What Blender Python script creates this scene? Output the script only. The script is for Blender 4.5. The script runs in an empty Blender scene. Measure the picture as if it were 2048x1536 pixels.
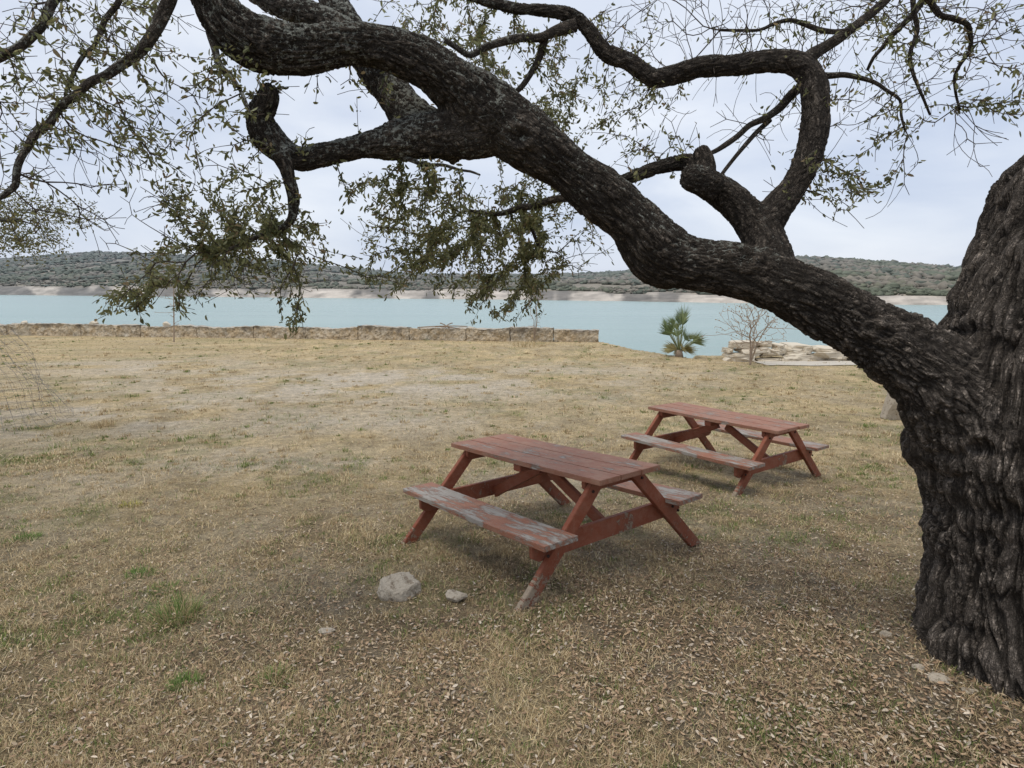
import bpy, bmesh, math, random, numpy as np
from mathutils import Vector, Matrix, noise as mn
rng=np.random.default_rng(7); random.seed(7)
COL=bpy.context.scene.collection
F=1200.; HY=569.3; PT=math.atan((768-HY)/F); CP,SP=math.cos(PT),math.sin(PT)
def at(px,py,Y):
    v=py-768; dy=F*CP-v*SP; dz=-F*SP-v*CP; k=Y/dy
    return np.array([(px-1024)*k,Y,dz*k]),k
def elev(py):
    v=py-768; return (-F*SP-v*CP)/(F*CP-v*SP)
# ---------------- noise
def vn(x,y,seed=0):
    x=np.asarray(x,float);y=np.asarray(y,float)
    ix=np.floor(x);iy=np.floor(y);fx=x-ix;fy=y-iy
    def h(a,b):
        t=np.sin(a*127.1+b*311.7+seed*74.7)*43758.5453; return t-np.floor(t)
    fx=fx*fx*(3-2*fx);fy=fy*fy*(3-2*fy)
    return (h(ix,iy)*(1-fx)+h(ix+1,iy)*fx)*(1-fy)+(h(ix,iy+1)*(1-fx)+h(ix+1,iy+1)*fx)*fy
def fbm(x,y,o=4,seed=0):
    s=0;a=.5;t=0
    for i in range(o):
        s=s+a*vn(x*2**i+13.7*i,y*2**i-7.3*i,seed+i);t+=a;a*=.5
    return s/t
def vn3(q,seed=0):
    i=np.floor(q);f=q-i;f=f*f*(3-2*f)
    def h(a,b,c):
        t=np.sin((i[:,0]+a)*127.1+(i[:,1]+b)*311.7+(i[:,2]+c)*74.7+seed*19.19)*43758.5453;return t-np.floor(t)
    r=0
    for a in(0,1):
        for b in(0,1):
            for c in(0,1):
                w=(f[:,0] if a else 1-f[:,0])*(f[:,1] if b else 1-f[:,1])*(f[:,2] if c else 1-f[:,2]);r=r+w*h(a,b,c)
    return r
def fb3(q,seed=0,o=2):
    s=0;a=.5;t=0
    for k in range(o):s=s+a*vn3(q*2**k+7.7*k,seed+k);t+=a;a*=.5
    return s/t
def sst(a,b,x):
    t=np.clip((x-a)/(b-a),0,1);return t*t*(3-2*t)
# ---------------- ground function
def E(x): return np.interp(x,[-60,-28,4.1,5.2,6.7,7.0,12,14,60],[36.6,33.4,29.0,24.8,21.3,22.6,22.6,22.5,26])
def g(x,y):
    x=np.asarray(x,float);y=np.asarray(y,float)
    z=np.interp(y,[-15,0,4.58,7.1,10,15,22,34],[-1.0,-1.775,-2.072,-2.285,-2.42,-2.54,-2.64,-2.73])
    z=z+.02*x*np.clip(1-y/7,0,1)*(np.abs(x)<8)+.05*(fbm(x*.6,y*.6,3,5)-.5)+.03*(fbm(x*4,y*4,3,9)-.5)
    z=z+.08*np.exp(-((x-2.45)**2+(y-2.85)**2)/.7)
    t=np.clip((y-E(x))/5,0,1); return z-t*t*(3-2*t)*6.5
def gh(px,py):
    Y=8.
    for i in range(40):
        k=elev(py); p,_=at(px,py,Y); Y=.5*Y+.5*float(g(p[0],Y))/k
    p,k=at(px,py,Y); p[2]=float(g(p[0],Y)); return p,k
# ---------------- mesh helper
def mk(name,V,Fs,mat,parent=None,smooth=False,col=None,vec=None,nor=None):
    me=bpy.data.meshes.new(name); V=np.asarray(V,np.float32)
    if isinstance(Fs,np.ndarray): Fs=[Fs]
    Fs=[np.asarray(f,np.int32) for f in Fs if len(f)]
    nl=sum(f.size for f in Fs);npoly=sum(len(f) for f in Fs)
    me.vertices.add(len(V));me.vertices.foreach_set('co',V.ravel())
    me.loops.add(nl);me.loops.foreach_set('vertex_index',np.concatenate([f.ravel() for f in Fs]))
    me.polygons.add(npoly)
    tot=np.concatenate([np.full(len(f),f.shape[1],np.int32) for f in Fs])
    st=np.concatenate([[0],np.cumsum(tot)[:-1]]).astype(np.int32)
    me.polygons.foreach_set('loop_start',st)
    me.polygons.foreach_set('use_smooth',np.full(npoly,bool(smooth)))
    me.update(calc_edges=True)
    if nor is None: me.validate()
    if col is not None:
        c=np.ones((len(V),4),np.float32);c[:,:3]=col
        a=me.attributes.new('Col','FLOAT_COLOR','POINT');a.data.foreach_set('color',c.ravel())
    if vec is not None:
        a=me.attributes.new('bc','FLOAT_VECTOR','POINT');a.data.foreach_set('vector',np.asarray(vec,np.float32).ravel())
    if nor is not None:
        me.normals_split_custom_set_from_vertices([tuple(q) for q in nor.tolist()])
    me.materials.append(mat)
    o=bpy.data.objects.new(name,me);COL.objects.link(o)
    if parent: o.parent=parent
    return o
def bmo(name,bm,mat,parent=None,smooth=False):
    me=bpy.data.meshes.new(name);bm.to_mesh(me);bm.free()
    for p in me.polygons:p.use_smooth=smooth
    me.materials.append(mat);o=bpy.data.objects.new(name,me);COL.objects.link(o)
    if parent:o.parent=parent
    return o
def tag(o,label,cat,group=None,kind=None):
    if label:o['label']=label
    if cat:o['category']=cat
    if group:o['group']=group
    if kind:o['kind']=kind
    return o
def empty(name,loc,label,cat,group=None,rot=None):
    o=bpy.data.objects.new(name,None);COL.objects.link(o);o.location=loc
    if rot is not None:o.rotation_euler=rot
    o.empty_display_size=.1
    return tag(o,label,cat,group)
# ---------------- materials
class MT:
    def __init__(s,name):
        s.m=bpy.data.materials.new(name);s.m.use_nodes=True;s.t=s.m.node_tree
        s.b=s.t.nodes['Principled BSDF'];s.b.inputs['Roughness'].default_value=.9
        s.b.inputs['Specular IOR Level'].default_value=.2
        s.out=s.t.nodes['Material Output']
    def n(s,ty,**k):
        return s.t.nodes.new(ty)
    def l(s,a,b): s.t.links.new(a,b)
    def noise(s,vec,scale,detail=4,rough=.6,dist=0):
        x=s.n('ShaderNodeTexNoise');x.inputs['Scale'].default_value=scale;x.inputs['Detail'].default_value=detail
        x.inputs['Roughness'].default_value=rough;x.inputs['Distortion'].default_value=dist
        if vec:s.l(vec,x.inputs['Vector'])
        return x.outputs['Fac']
    def ramp(s,f,st):
        x=s.n('ShaderNodeValToRGB');e=x.color_ramp.elements
        while len(e)<len(st):e.new(.5)
        for i,(p,c) in enumerate(st):
            e[i].position=p; c=(c,c,c) if not hasattr(c,'__len__') else c; e[i].color=(*c,1)
        s.l(f,x.inputs[0]);return x.outputs[0]
    def mix(s,f,a,b,bt='MIX'):
        x=s.n('ShaderNodeMix');x.data_type='RGBA';x.blend_type=bt
        for i,v in ((0,f),(6,a),(7,b)):
            if hasattr(v,'links'): s.l(v,x.inputs[i])
            elif i==0:x.inputs[0].default_value=v
            else:x.inputs[i].default_value=(*v,1)
        return x.outputs[2]
    def math(s,op,a,b=0):
        x=s.n('ShaderNodeMath');x.operation=op
        for i,v in ((0,a),(1,b)):
            if hasattr(v,'links'):s.l(v,x.inputs[i])
            else:x.inputs[i].default_value=v
        return x.outputs[0]
    def bump(s,h,st=.5,d=.01,prev=None):
        x=s.n('ShaderNodeBump');x.inputs['Strength'].default_value=st;x.inputs['Distance'].default_value=d
        s.l(h,x.inputs['Height'])
        if prev is not None:s.l(prev,x.inputs['Normal'])
        return x.outputs[0]
    def obj(s):return s.n('ShaderNodeTexCoord').outputs['Object']
    def pos(s):return s.n('ShaderNodeNewGeometry').outputs['Position']
    def attr(s,nm,o='Color'):
        x=s.n('ShaderNodeAttribute');x.attribute_name=nm;return x.outputs[o]
    def mapping(s,v,sc,rot=(0,0,0)):
        x=s.n('ShaderNodeMapping');x.inputs['Scale'].default_value=sc;x.inputs['Rotation'].default_value=rot;s.l(v,x.inputs['Vector']);return x.outputs[0]
    def fin(s,col=None,nor=None):
        if col is not None:s.l(col,s.b.inputs['Base Color'])
        if nor is not None:s.l(nor,s.b.inputs['Normal'])
        return s.m
def m_attr(name,transl=0,rough=.8,nsc=None):
    M=MT(name);c=M.attr('Col')
    if nsc:
        f=M.ramp(M.noise(M.pos(),nsc,5,.7),[(.25,.6),(.75,1.35)]);c=M.mix(1.,c,f,'MULTIPLY')
    M.b.inputs['Roughness'].default_value=rough
    M.fin(c)
    if transl:
        t=M.n('ShaderNodeBsdfTranslucent');M.l(c,t.inputs[0]);x=M.n('ShaderNodeMixShader');x.inputs[0].default_value=transl
        M.l(M.b.outputs[0],x.inputs[1]);M.l(t.outputs[0],x.inputs[2]);M.l(x.outputs[0],M.out.inputs[0])
    return M.m
M_leaf=m_attr('oak_leaf',.42,.55); M_blade=m_attr('grass_blade',.2,.8); M_litter=m_attr('dry_leaf',0,.75)
M_hill=m_attr('far_hill',0,.95,.12); M_bush=m_attr('far_bush',0,.95)
M_frond=m_attr('palm_frond',.25,.5)
# ground
M=MT('dry_grass_ground');p=M.pos();c=M.attr('Col')
f1=M.ramp(M.noise(p,6,9,.75,.4),[(.3,.55),(.5,.98),(.72,1.45)])
f2=M.ramp(M.noise(p,45,7,.85,1.5),[(.34,.28),(.5,.95),(.66,1.75)])
cc=M.mix(1.,M.mix(1.,c,f1,'MULTIPLY'),f2,'MULTIPLY')
h=M.math('ADD',M.noise(p,45,7,.85,1.5),M.math('MULTIPLY',M.noise(p,9,6,.7),2.))
M_ground=M.fin(cc,M.bump(h,1.,.035))
# bark: one material; the G channel of Col turns it from limb tone (0) to trunk tone (1)
M=MT('oak_bark');bc=M.attr('bc','Vector');sc3=M.n('ShaderNodeSeparateColor');M.l(M.attr('Col'),sc3.inputs[0]);cr=sc3.outputs[0];tone=sc3.outputs[1]
sc=42
w=M.mapping(bc,(sc,sc,sc*.30))
def fis(scale,o,k):
    v=M.mapping(w,(1,1,1)); v.node.inputs['Location'].default_value=(o,o*2,o*3)
    n=M.noise(v,scale,3,.55,.6);return M.math('MULTIPLY',M.math('ABSOLUTE',M.math('SUBTRACT',n,.5)),k)
a=M.math('MINIMUM',fis(1.,3.,11.),fis(1.5,17.,11.));a=M.math('MINIMUM',a,1.)
x=M.mapping(bc,(sc*.9,sc*.9,sc*1.4));xn=M.noise(x,1.,4,.6,.5);xc=M.math('MINIMUM',M.math('MULTIPLY',M.math('ABSOLUTE',M.math('SUBTRACT',xn,.5)),15.),1.)
fi=M.math('MULTIPLY',a,M.math('ADD',M.math('MULTIPLY',xc,.6),.4))
nz=M.noise(bc,120,6,.8,.2); n2=M.noise(M.pos(),9,5,.65)
hh=M.math('MULTIPLY',M.math('ADD',M.math('MULTIPLY',cr,.78),.22),M.math('ADD',M.math('MULTIPLY',fi,.85),.15))
base=M.mix(hh,(.015,.0125,.0105),M.mix(tone,(.20,.168,.137),(.33,.285,.245)))
base=M.mix(1.,base,M.ramp(nz,[(.25,.38),(.5,.97),(.75,1.9)]),'MULTIPLY')
base=M.mix(1.,base,M.ramp(n2,[(.3,(.68,.65,.62)),(.7,(1.3,1.3,1.3))]),'MULTIPLY')
gm=M.n('ShaderNodeNewGeometry');sx=M.n('ShaderNodeSeparateXYZ');M.l(gm.outputs['Normal'],sx.inputs[0])
up=M.ramp(sx.outputs[2],[(.1,.0),(.9,.10)])
ps=M.n('ShaderNodeSeparateXYZ');M.l(gm.outputs['Position'],ps.inputs[0])
lx=M.ramp(M.math('ADD',M.math('MULTIPLY',ps.outputs[0],-.33),.5),[(.1,0.),(.75,.085)])
big=M.math('MULTIPLY',M.math('SUBTRACT',M.noise(gm.outputs['Position'],5,3,.6),.5),.28)
lf=M.math('ADD',M.math('ADD',M.math('ADD',M.noise(gm.outputs['Position'],38,6,.8,.3),up),lx),big)
lf=M.math('SUBTRACT',lf,M.math('MULTIPLY',tone,.1))
lf=M.ramp(lf,[(.64,0.),(.68,.85)])
base=M.mix(lf,base,(.31,.32,.28))
nb=M.bump(fi,1.,.014);nb=M.bump(nz,.8,.006,nb)
M_bark=M_trunk=M.fin(base,nb)
M=MT('twig_bark')
M_twig=M.fin(M.mix(M.noise(M.pos(),30,3),(.035,.028,.023),(.10,.08,.068)))
M=MT('pale_bare_twig');M_shrub=M.fin(M.mix(M.noise(M.pos(),6,3),(.22,.165,.12),(.38,.30,.23)))
# paint
def paint(name,th,ca,cb,foot=True):
    M=MT(name);o=M.obj()
    st=M.mapping(o,(1.3,10,10));n=M.noise(st,2.4,13,.82,.35);n2=M.noise(o,3.0,4,.6);n3=M.noise(M.mapping(o,(2.5,50,50)),3,6,.75)
    f=M.math('ADD',n,M.math('MULTIPLY',M.math('SUBTRACT',n2,.5),.55))
    f=M.math('ADD',f,M.math('MULTIPLY',M.math('SUBTRACT',n3,.5),.28))
    if foot:
        sx=M.n('ShaderNodeSeparateXYZ');M.l(o,sx.inputs[0]);f=M.math('ADD',f,M.math('MULTIPLY',M.ramp(sx.outputs[2],[(0.,1.),(.3,0.)]),.12))
    pe=M.ramp(f,[(th,0.),(th+.015,1.)])
    dust=M.mix(M.noise(o,5,6,.7),ca,cb)
    dust=M.mix(M.ramp(M.noise(M.mapping(o,(.6,1.3,1.3)),12,9,.82),[(.42,0.),(.72,.65)]),dust,(.37,.27,.20) if not foot else (.30,.16,.11))
    dust=M.mix(M.ramp(n,[(.33,.6),(.44,0.)]),dust,(.11,.065,.045))
    wood=M.mix(n3,(.12,.09,.065),(.46,.38,.29)) if foot else M.mix(n3,(.10,.09,.08),(.50,.46,.41))
    M.b.inputs['Roughness'].default_value=.6
    return M.fin(M.mix(pe,dust,wood),M.bump(M.math('SUBTRACT',M.math('MULTIPLY',n3,.5),pe),.8,.005))
P_top=paint('faded_red_paint_top',.58,(.32,.145,.092),(.235,.10,.064),False)
P_seat=paint('peeling_red_paint_seat',.51,(.32,.145,.092),(.235,.10,.064),False)
P_leg=paint('red_brown_paint',.62,(.265,.080,.042),(.19,.055,.030))
M=MT('rusty_bolt');M.b.inputs['Base Color'].default_value=(.05,.03,.025,1);M_bolt=M.m
# stones
def stone(name,a,b,dark,dth=.55,sc=4):
    M=MT(name);p=M.pos();c=M.mix(M.noise(p,sc,6,.7),a,b)
    c=M.mix(M.ramp(M.noise(p,sc*1.7,7,.75,.3),[(dth,0.),(dth+.12,1.)]),c,dark)
    return M.fin(c,M.bump(M.noise(p,sc*5,7,.75),.8,.02))
M_st=stone('pale_limestone',(.56,.50,.41),(.42,.36,.28),(.20,.155,.11),.53,11)
M_slab=stone('stacked_limestone',(.66,.61,.52),(.54,.46,.34),(.26,.21,.14),.58,2.5)
M=MT('weathered_wall_stone');p=M.pos()
sx=M.n('ShaderNodeSeparateXYZ');M.l(p,sx.inputs[0])
c=M.mix(M.ramp(M.noise(p,2.2,6,.75),[(.35,0.),(.65,1.)]),(.55,.42,.26),(.60,.54,.44))
c=M.mix(M.ramp(M.noise(p,5,9,.9,.6),[(.49,0.),(.59,.9)]),c,(.15,.12,.08))
tz=M.ramp(M.math('ADD',M.math('MULTIPLY',M.math('ADD',sx.outputs[2],2.75),1.0),M.math('MULTIPLY',M.math('SUBTRACT',M.noise(p,.9,8,.85),.5),2.2)),[(.42,0.),(.76,.8)])
c=M.mix(tz,c,(.14,.12,.10))
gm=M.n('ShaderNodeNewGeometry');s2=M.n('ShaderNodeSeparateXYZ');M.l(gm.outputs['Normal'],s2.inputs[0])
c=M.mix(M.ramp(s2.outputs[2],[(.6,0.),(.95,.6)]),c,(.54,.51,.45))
M_wall=M.fin(c,M.bump(M.noise(p,9,7,.8),1.,.06))
M=MT('concrete_ramp');M_ramp=M.fin(M.mix(M.noise(M.pos(),3,6,.7),(.44,.40,.33),(.54,.50,.44)))
M=MT('lake_water');p=M.pos()
M.b.inputs['Roughness'].default_value=.24;M.b.inputs['Specular IOR Level'].default_value=.5
nb=M.bump(M.noise(M.mapping(p,(.8,1.6,1)),1.1,5,.65),.6,.28);nb=M.bump(M.noise(M.mapping(p,(.06,.2,1)),1.,3,.6),.35,1.,nb)
M_water=M.fin(M.mix(M.noise(M.mapping(p,(.012,.09,1)),1.,6,.7),(.19,.30,.285),(.29,.40,.375)),nb)
M=MT('galvanised_wire');M.b.inputs['Base Color'].default_value=(.14,.14,.15,1);M.b.inputs['Metallic'].default_value=.3;M.b.inputs['Roughness'].default_value=.5;M_wire=M.m

# ================= GROUND
def bare_f(x,y):
    b=np.zeros_like(x)
    for cx,cy,rx,ry,a in ((-4,15.5,6.5,3.2,.85),(-7.5,11.5,3.5,2.5,.7),(-3,10.5,3.5,1.8,.5),(2,18,4,2,.4),(-3.8,7.3,2.4,1.4,.45),(-12,19,5,3,.5),(1.2,8.9,1.2,.5,.4),(-.5,6.6,2.,.7,.3)):
        b=np.maximum(b,a*np.exp(-((x-cx)/rx)**2-((y-cy)/ry)**2))
    return np.clip(b*1.4*sst(.3,.62,fbm(x*.8,y*.9,5,3))+.2*(fbm(x*2.5,y*2.5,4,8)>.60),0,1)
def green_f(x,y): return .75*sst(.46,.66,fbm(x*.9+5,y*.9,4,21))*sst(.42,.60,fbm(x*5,y*5,3,23))
def litter_f(x,y): return np.clip(np.exp(-((x-1.2)/3.)**2-((y-3.0)/3.3)**2)*1.3*sst(.2,.6,fbm(x*1.6,y*1.6,4,31)),0,1)
def gcol(x,y):
    n=fbm(x*1.7,y*1.7,5,2)[:,None];n1=fbm(x*.35+3,y*.5,4,61)[:,None]
    c=np.array([.50,.385,.21])*(.58+.82*n)
    c=c*(1-n1*.35)+np.array([.40,.34,.24])*n1*.35*(.7+.6*n)
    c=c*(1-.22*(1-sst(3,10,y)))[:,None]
    gr=(green_f(x,y)*.6)[:,None];c=c*(1-gr)+np.array([.20,.21,.08])*gr
    l=(litter_f(x,y)*.6)[:,None];c=c*(1-l)+np.array([.25,.18,.118])*l
    b=bare_f(x,y)[:,None];c=c*(1-b)+np.array([.56,.485,.375])*b
    return c
xs=np.concatenate([np.arange(-60,-12,1.5),np.arange(-12,-4,.15),np.arange(-4,4,.05),np.arange(4,12,.15),np.arange(12,61,1.5)])
ys=np.concatenate([np.arange(-15,1,1.),np.arange(1,8,.05),np.arange(8,20,.12),np.arange(20,36,.25),np.arange(36,46,1.)])
X,Y=np.meshgrid(xs,ys);x=X.ravel();y=Y.ravel()
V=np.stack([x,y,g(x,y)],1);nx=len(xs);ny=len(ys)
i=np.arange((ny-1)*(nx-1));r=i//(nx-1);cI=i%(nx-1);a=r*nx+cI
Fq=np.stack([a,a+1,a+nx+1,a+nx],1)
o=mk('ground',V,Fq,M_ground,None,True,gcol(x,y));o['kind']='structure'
# lake
LZ=-6.
o=mk('lake_water',[[-4000,22.5,LZ],[4000,22.5,LZ],[4000,5000,LZ],[-4000,5000,LZ]],np.array([[0,1,2,3]]),M_water);o['kind']='structure'
# concrete ramp
rx=np.linspace(8.3,16,40);RV=[];
for q in rx:
    for yy in (19.3,19.7,20.1,20.5):
        y_=yy+.02*(q-8)+.1*math.sin(q*1.7)*(yy<19.5);RV.append([q,y_,float(g(q,y_))+.02])
RV=np.array(RV);RF=[]
for k in range(39):
    for j in range(3):RF.append([k*4+j,(k+1)*4+j,(k+1)*4+j+1,k*4+j+1])
o=mk('boat_ramp_pavement',RV,np.array(RF),M_ramp,None,True);o['kind']='structure'
# ================= FAR HILLS
SH=([-900,0,600,1000,1300,1600,1900,2900],[588,590,596,600,604,609,611,613])
RG=([-900,0,100,200,300,380,450,550,620,700,800,900,1000,1100,1200,1250,1300,1430,1560,1650,1750,1850,1900,2100,2900],
    [520,514,506,499,502,505,509,516,524,532,541,544,543,544,541,538,534,520,511,512,519,528,531,534,530])
def hill(px,t):
    S=LZ/elev(np.interp(px,*SH)); rr=np.interp(px,[-900,0,600,1000,1400,2900],[2.,2.,2.4,3.2,2.4,2.2])
    Yd=S*(1+(rr-1)*t)
    bk=elev(np.interp(px,*SH)-13-8*fbm(px/70.,px*0,4,44))*S*1.06
    rz=elev(np.interp(px,*RG)+6)*S*rr
    z=np.where(t<.055,LZ-1+(bk-LZ+1)*np.clip(t/.055,0,1),bk+(rz-bk)*np.clip((t-.055)/.945,0,1)**.9)
    z=np.where(t>1,rz-(t-1)*S*.3,z)
    q=.9;zz=np.floor(z/q+fbm(px/60.,t*20,3,4))*q; z=np.where(t<.07,.25*z+.75*zz,z)
    Xd=(px-1024)/1216.*Yd
    z=z+(fbm(Xd/60,Yd/60,4,12)-.5)*7*np.clip(t*1.5,0,1)*np.clip(1.15-t,.1,1)
    return Xd,Yd,z
pxs=np.arange(-900,2900,6.);ts=np.concatenate([np.linspace(-.03,.075,30),np.linspace(.085,1.25,60)])
PX,T=np.meshgrid(pxs,ts);px=PX.ravel();t=T.ravel();hx,hy,hz=hill(px,t)
n=fbm(hx/7,hz*1.8+hy/60,4,6)[:,None];n2=fbm(hx/25,hy/25,4,16)[:,None]
bank=np.array([.54,.48,.41])*(.4+.95*n);dk=sst(.47,.62,fbm(px/45.,t*9,4,71))[:,None];bank=bank*(1-dk*.65)
land=np.array([.20,.17,.12])*(.6+.8*n2)
m=sst(.045,.08,t+.04*(n[:,0]-.5))[:,None];hc=bank*(1-m)+land*m
hz_=np.clip(hy/1500,0,.5)[:,None];hc=hc*(1-hz_)+np.array([.26,.30,.34])*hz_  # bluish aerial haze painted into the hill colours, stronger with distance
nx=len(pxs);i=np.arange((len(ts)-1)*(nx-1));r=i//(nx-1);cI=i%(nx-1);a=r*nx+cI
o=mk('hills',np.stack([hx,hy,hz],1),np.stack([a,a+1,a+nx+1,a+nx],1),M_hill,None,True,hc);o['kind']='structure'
bm=bmesh.new();bmesh.ops.create_icosphere(bm,subdivisions=1,radius=1)
IV=np.array([v.co[:] for v in bm.verts]);IF=np.array([[v.index for v in f.verts] for f in bm.faces]);bm.free()
NB=30000
bp=rng.uniform(-250,2350,NB);bt=.062+.99*rng.random(NB)**1.15
bx,by,bz=hill(bp,bt);keep=(fbm(bx/35,by/35,3,55)>.37)|(bt>.7);bp,bt,bx,by,bz=[q[keep] for q in(bp,bt,bx,by,bz)];NB=len(bx)
sz=rng.uniform(.5,1.9,NB)*np.where(bt<.15,.6,1)
jit=.4+1.0*rng.random((NB,len(IV),1))
BV=IV[None]*jit*sz[:,None,None]*np.stack([rng.uniform(1,2.2,NB),rng.uniform(1,1.5,NB),rng.uniform(.6,1.1,NB)],1)[:,None,:]
BV=BV+np.stack([bx,by,bz+sz*.4],1)[:,None,:]
pal=np.array([[.105,.115,.065],[.12,.125,.07],[.145,.135,.085],[.175,.15,.11],[.20,.17,.125],[.085,.095,.06]])
cw=np.clip((fbm(bx/22,by/40,3,91)-.35)/.3,0,.999);ci=(cw*5+rng.normal(size=NB)*.7).astype(int).clip(0,5)
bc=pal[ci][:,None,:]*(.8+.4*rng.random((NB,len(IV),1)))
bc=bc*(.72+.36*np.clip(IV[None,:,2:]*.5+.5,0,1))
hh=np.clip(by/1250,0,.65)[:,None,None];bc=bc*(1-hh)+np.array([.225,.265,.305])*hh  # brush colours fade to a painted blue-grey haze as distance grows
BF=(IF[None]+(np.arange(NB)*len(IV))[:,None,None]).reshape(-1,3)
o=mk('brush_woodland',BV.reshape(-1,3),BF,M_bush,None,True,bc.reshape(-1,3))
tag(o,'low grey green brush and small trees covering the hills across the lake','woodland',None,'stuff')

# ================= LIMB BUILDER
def cat(P,step):
    P=np.array(P,float);Q=np.vstack([2*P[0]-P[1],P,2*P[-1]-P[-2]]);out=[]
    for i in range(1,len(Q)-2):
        p0,p1,p2,p3=Q[i-1],Q[i],Q[i+1],Q[i+2];n=max(2,int(np.linalg.norm((p2-p1)[:3])/step))
        for k in range(n):
            t=k/n;out.append(.5*((2*p1)+(-p0+p2)*t+(2*p0-5*p1+4*p2-p3)*t*t+(-p0+3*p1-3*p2+p3)*t**3))
    out.append(Q[-2]);return np.array(out)
SEEDS=[]
def tubegeo(pts,nseg,step,lump,seed=True):
    P=[]
    for (px_,py_,Y_,rp) in pts:
        p,k=at(px_,py_,Y_);P.append([*p,rp*k])
    C=cat(P,step);n=len(C);ce=C[:,:3].copy();rad=np.maximum(C[:,3],.002);R0=float(rad.mean())
    if seed:
        for q in ce[::max(1,int(.04/step))]:SEEDS.append(q)
    d=np.gradient(ce,axis=0);d/=np.linalg.norm(d,axis=1,keepdims=True)
    s=np.concatenate([[0],np.cumsum(np.linalg.norm(np.diff(ce,axis=0),axis=1))])
    a=Vector((0,0,1)) if abs(d[0][2])<.8 else Vector((1,0,0));nrm=(a-Vector(d[0])*a.dot(Vector(d[0]))).normalized()
    V=[];B=[];NR=[];BN=[];off=Vector((s[-1]*3.1+len(pts)*1.7,P[0][0]*5,0))
    for i in range(n):
        t=Vector(d[i]);nrm=(nrm-t*nrm.dot(t)).normalized();bn=t.cross(nrm);NR.append(nrm[:]);BN.append(bn[:])
        for j in range(nseg):
            an=2*math.pi*j/nseg;ca,sa=math.cos(an),math.sin(an)
            r_=rad[i]*(1+lump*1.6*mn.noise(Vector((ca*.9,sa*.9,s[i]*4.2))+off)+lump*mn.noise(Vector((ca*2,sa*2,s[i]*11))+off))
            V.append(Vector(ce[i])+(nrm*ca+bn*sa)*r_);B.append(Vector((ca*R0,sa*R0,s[i]))+off)
    V.append(Vector(ce[0]));V.append(Vector(ce[-1]+d[-1]*rad[-1]*.35));B+=[B[0],B[-1]]
    i=np.arange((n-1)*nseg);r=i//nseg;c_=i%nseg;c2=(c_+1)%nseg
    Q=np.stack([r*nseg+c_,r*nseg+c2,(r+1)*nseg+c2,(r+1)*nseg+c_],1)
    j=np.arange(nseg);j2=(j+1)%nseg
    T1=np.stack([j2,j,np.full(nseg,n*nseg)],1);T2=np.stack([(n-1)*nseg+j,(n-1)*nseg+j2,np.full(nseg,n*nseg+1)],1)
    return dict(V=np.array([v[:] for v in V]),F=[Q,T1,T2],B=np.array([v[:] for v in B]),ce=ce,rad=rad,R0=R0,d=d,s=s,nr=np.array(NR),bn=np.array(BN),off=np.array(off[:]))
def limb(name,pts,mat,parent,nseg=20,step=.02,lump=.10,seed=True):
    G=tubegeo(pts,nseg,step,lump,seed);K=np.tile([.75,0.,0.],(len(G['V']),1))
    return mk(name,G['V'],G['F'],mat,parent,True,K,G['B'])
TREE=empty('oak_tree',(0,0,0),'large gnarled live oak at the right, its long limb arching over the picnic tables','tree')
UT=[]
def ut(name,pts,mat,ridge,pw,pl,lump=.1,seed=True,warp=1.,xk=.75):
    G=tubegeo(pts,40,.02,lump,seed);G.update(name=name,mat=mat,ridge=ridge,pw=pw,pl=pl,warp=warp,xk=xk);UT.append(G)
def lin(pts,Y0,Y1):
    n=len(pts);return [(a,b,Y0+(Y1-Y0)*i/(n-1),c) for i,(a,b,c) in enumerate(pts)]
ut('trunk',[(2095,1480,2.75,262),(2085,1390,2.77,238),(2075,1290,2.8,208),(2072,1180,2.83,188),(2076,1050,2.86,188),(2070,930,2.89,204),(2072,810,2.91,206),(2104,690,2.94,198),(2142,560,2.95,188),(2210,420,2.95,182),(2325,260,2.95,168),(2450,80,2.95,150)],
  M_trunk,.026,.042,.20,.08,False,1.4,.45)
ut('limb',[(2120,1150,3.12,55),(2070,1040,3.05,90),(2020,950,2.99,112),(1960,860,2.94,118),(1900,785,2.92,100),(1842,730,2.94,79),(1775,684,3.0,66),(1690,640,3.06,59),(1600,588,3.1,58),(1500,548,3.15,54),(1400,530,3.2,52),(1325,508,3.22,61),(1262,440,3.22,53),(1200,388,3.22,50),(1130,335,3.22,48),(1050,278,3.2,56),(975,225,3.18,62),(905,168,3.12,54),(850,128,3.08,47),(780,98,3.05,41),(700,88,3.02,39),(610,98,2.98,44),(530,92,2.95,50),(470,60,2.9,50),(430,5,2.88,42),(395,-60,2.85,38)],
  M_bark,.012,.028,.10,.085)
U=lambda n,p,a,b,**k:ut(n,lin(p,a,b),M_bark,k.get('r',.008),.024,.07,.10)
U('limb',[(990,255,55),(900,268,48),(830,275,40),(780,285,35),(720,292,25),(650,308,23),(600,318,24),(560,300,28),(527,265,31),(520,230,26),(535,200,21),(540,172,17)],3.2,2.95)
U('limb',[(920,290,42),(865,262,42),(820,228,38),(785,185,35),(745,135,32),(705,65,29),(665,0,27),(640,-60,26)],3.22,3.6)
U('limb',[(760,95,18),(690,55,22),(620,28,24),(560,10,22),(500,-20,20)],3.3,3.5)
U('limb',[(1550,575,50),(1532,505,44),(1515,455,38),(1480,415,33),(1440,382,31),(1405,360,27),(1390,335,22),(1372,325,17),(1330,332,14),(1280,348,13),(1220,370,11),(1160,385,9)],3.2,3.55)
U('branch',[(1430,378,30),(1400,362,28),(1370,354,22)],3.25,3.2)
U('branch',[(1410,350,22),(1408,320,19),(1398,298,15)],3.3,3.33)
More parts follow.
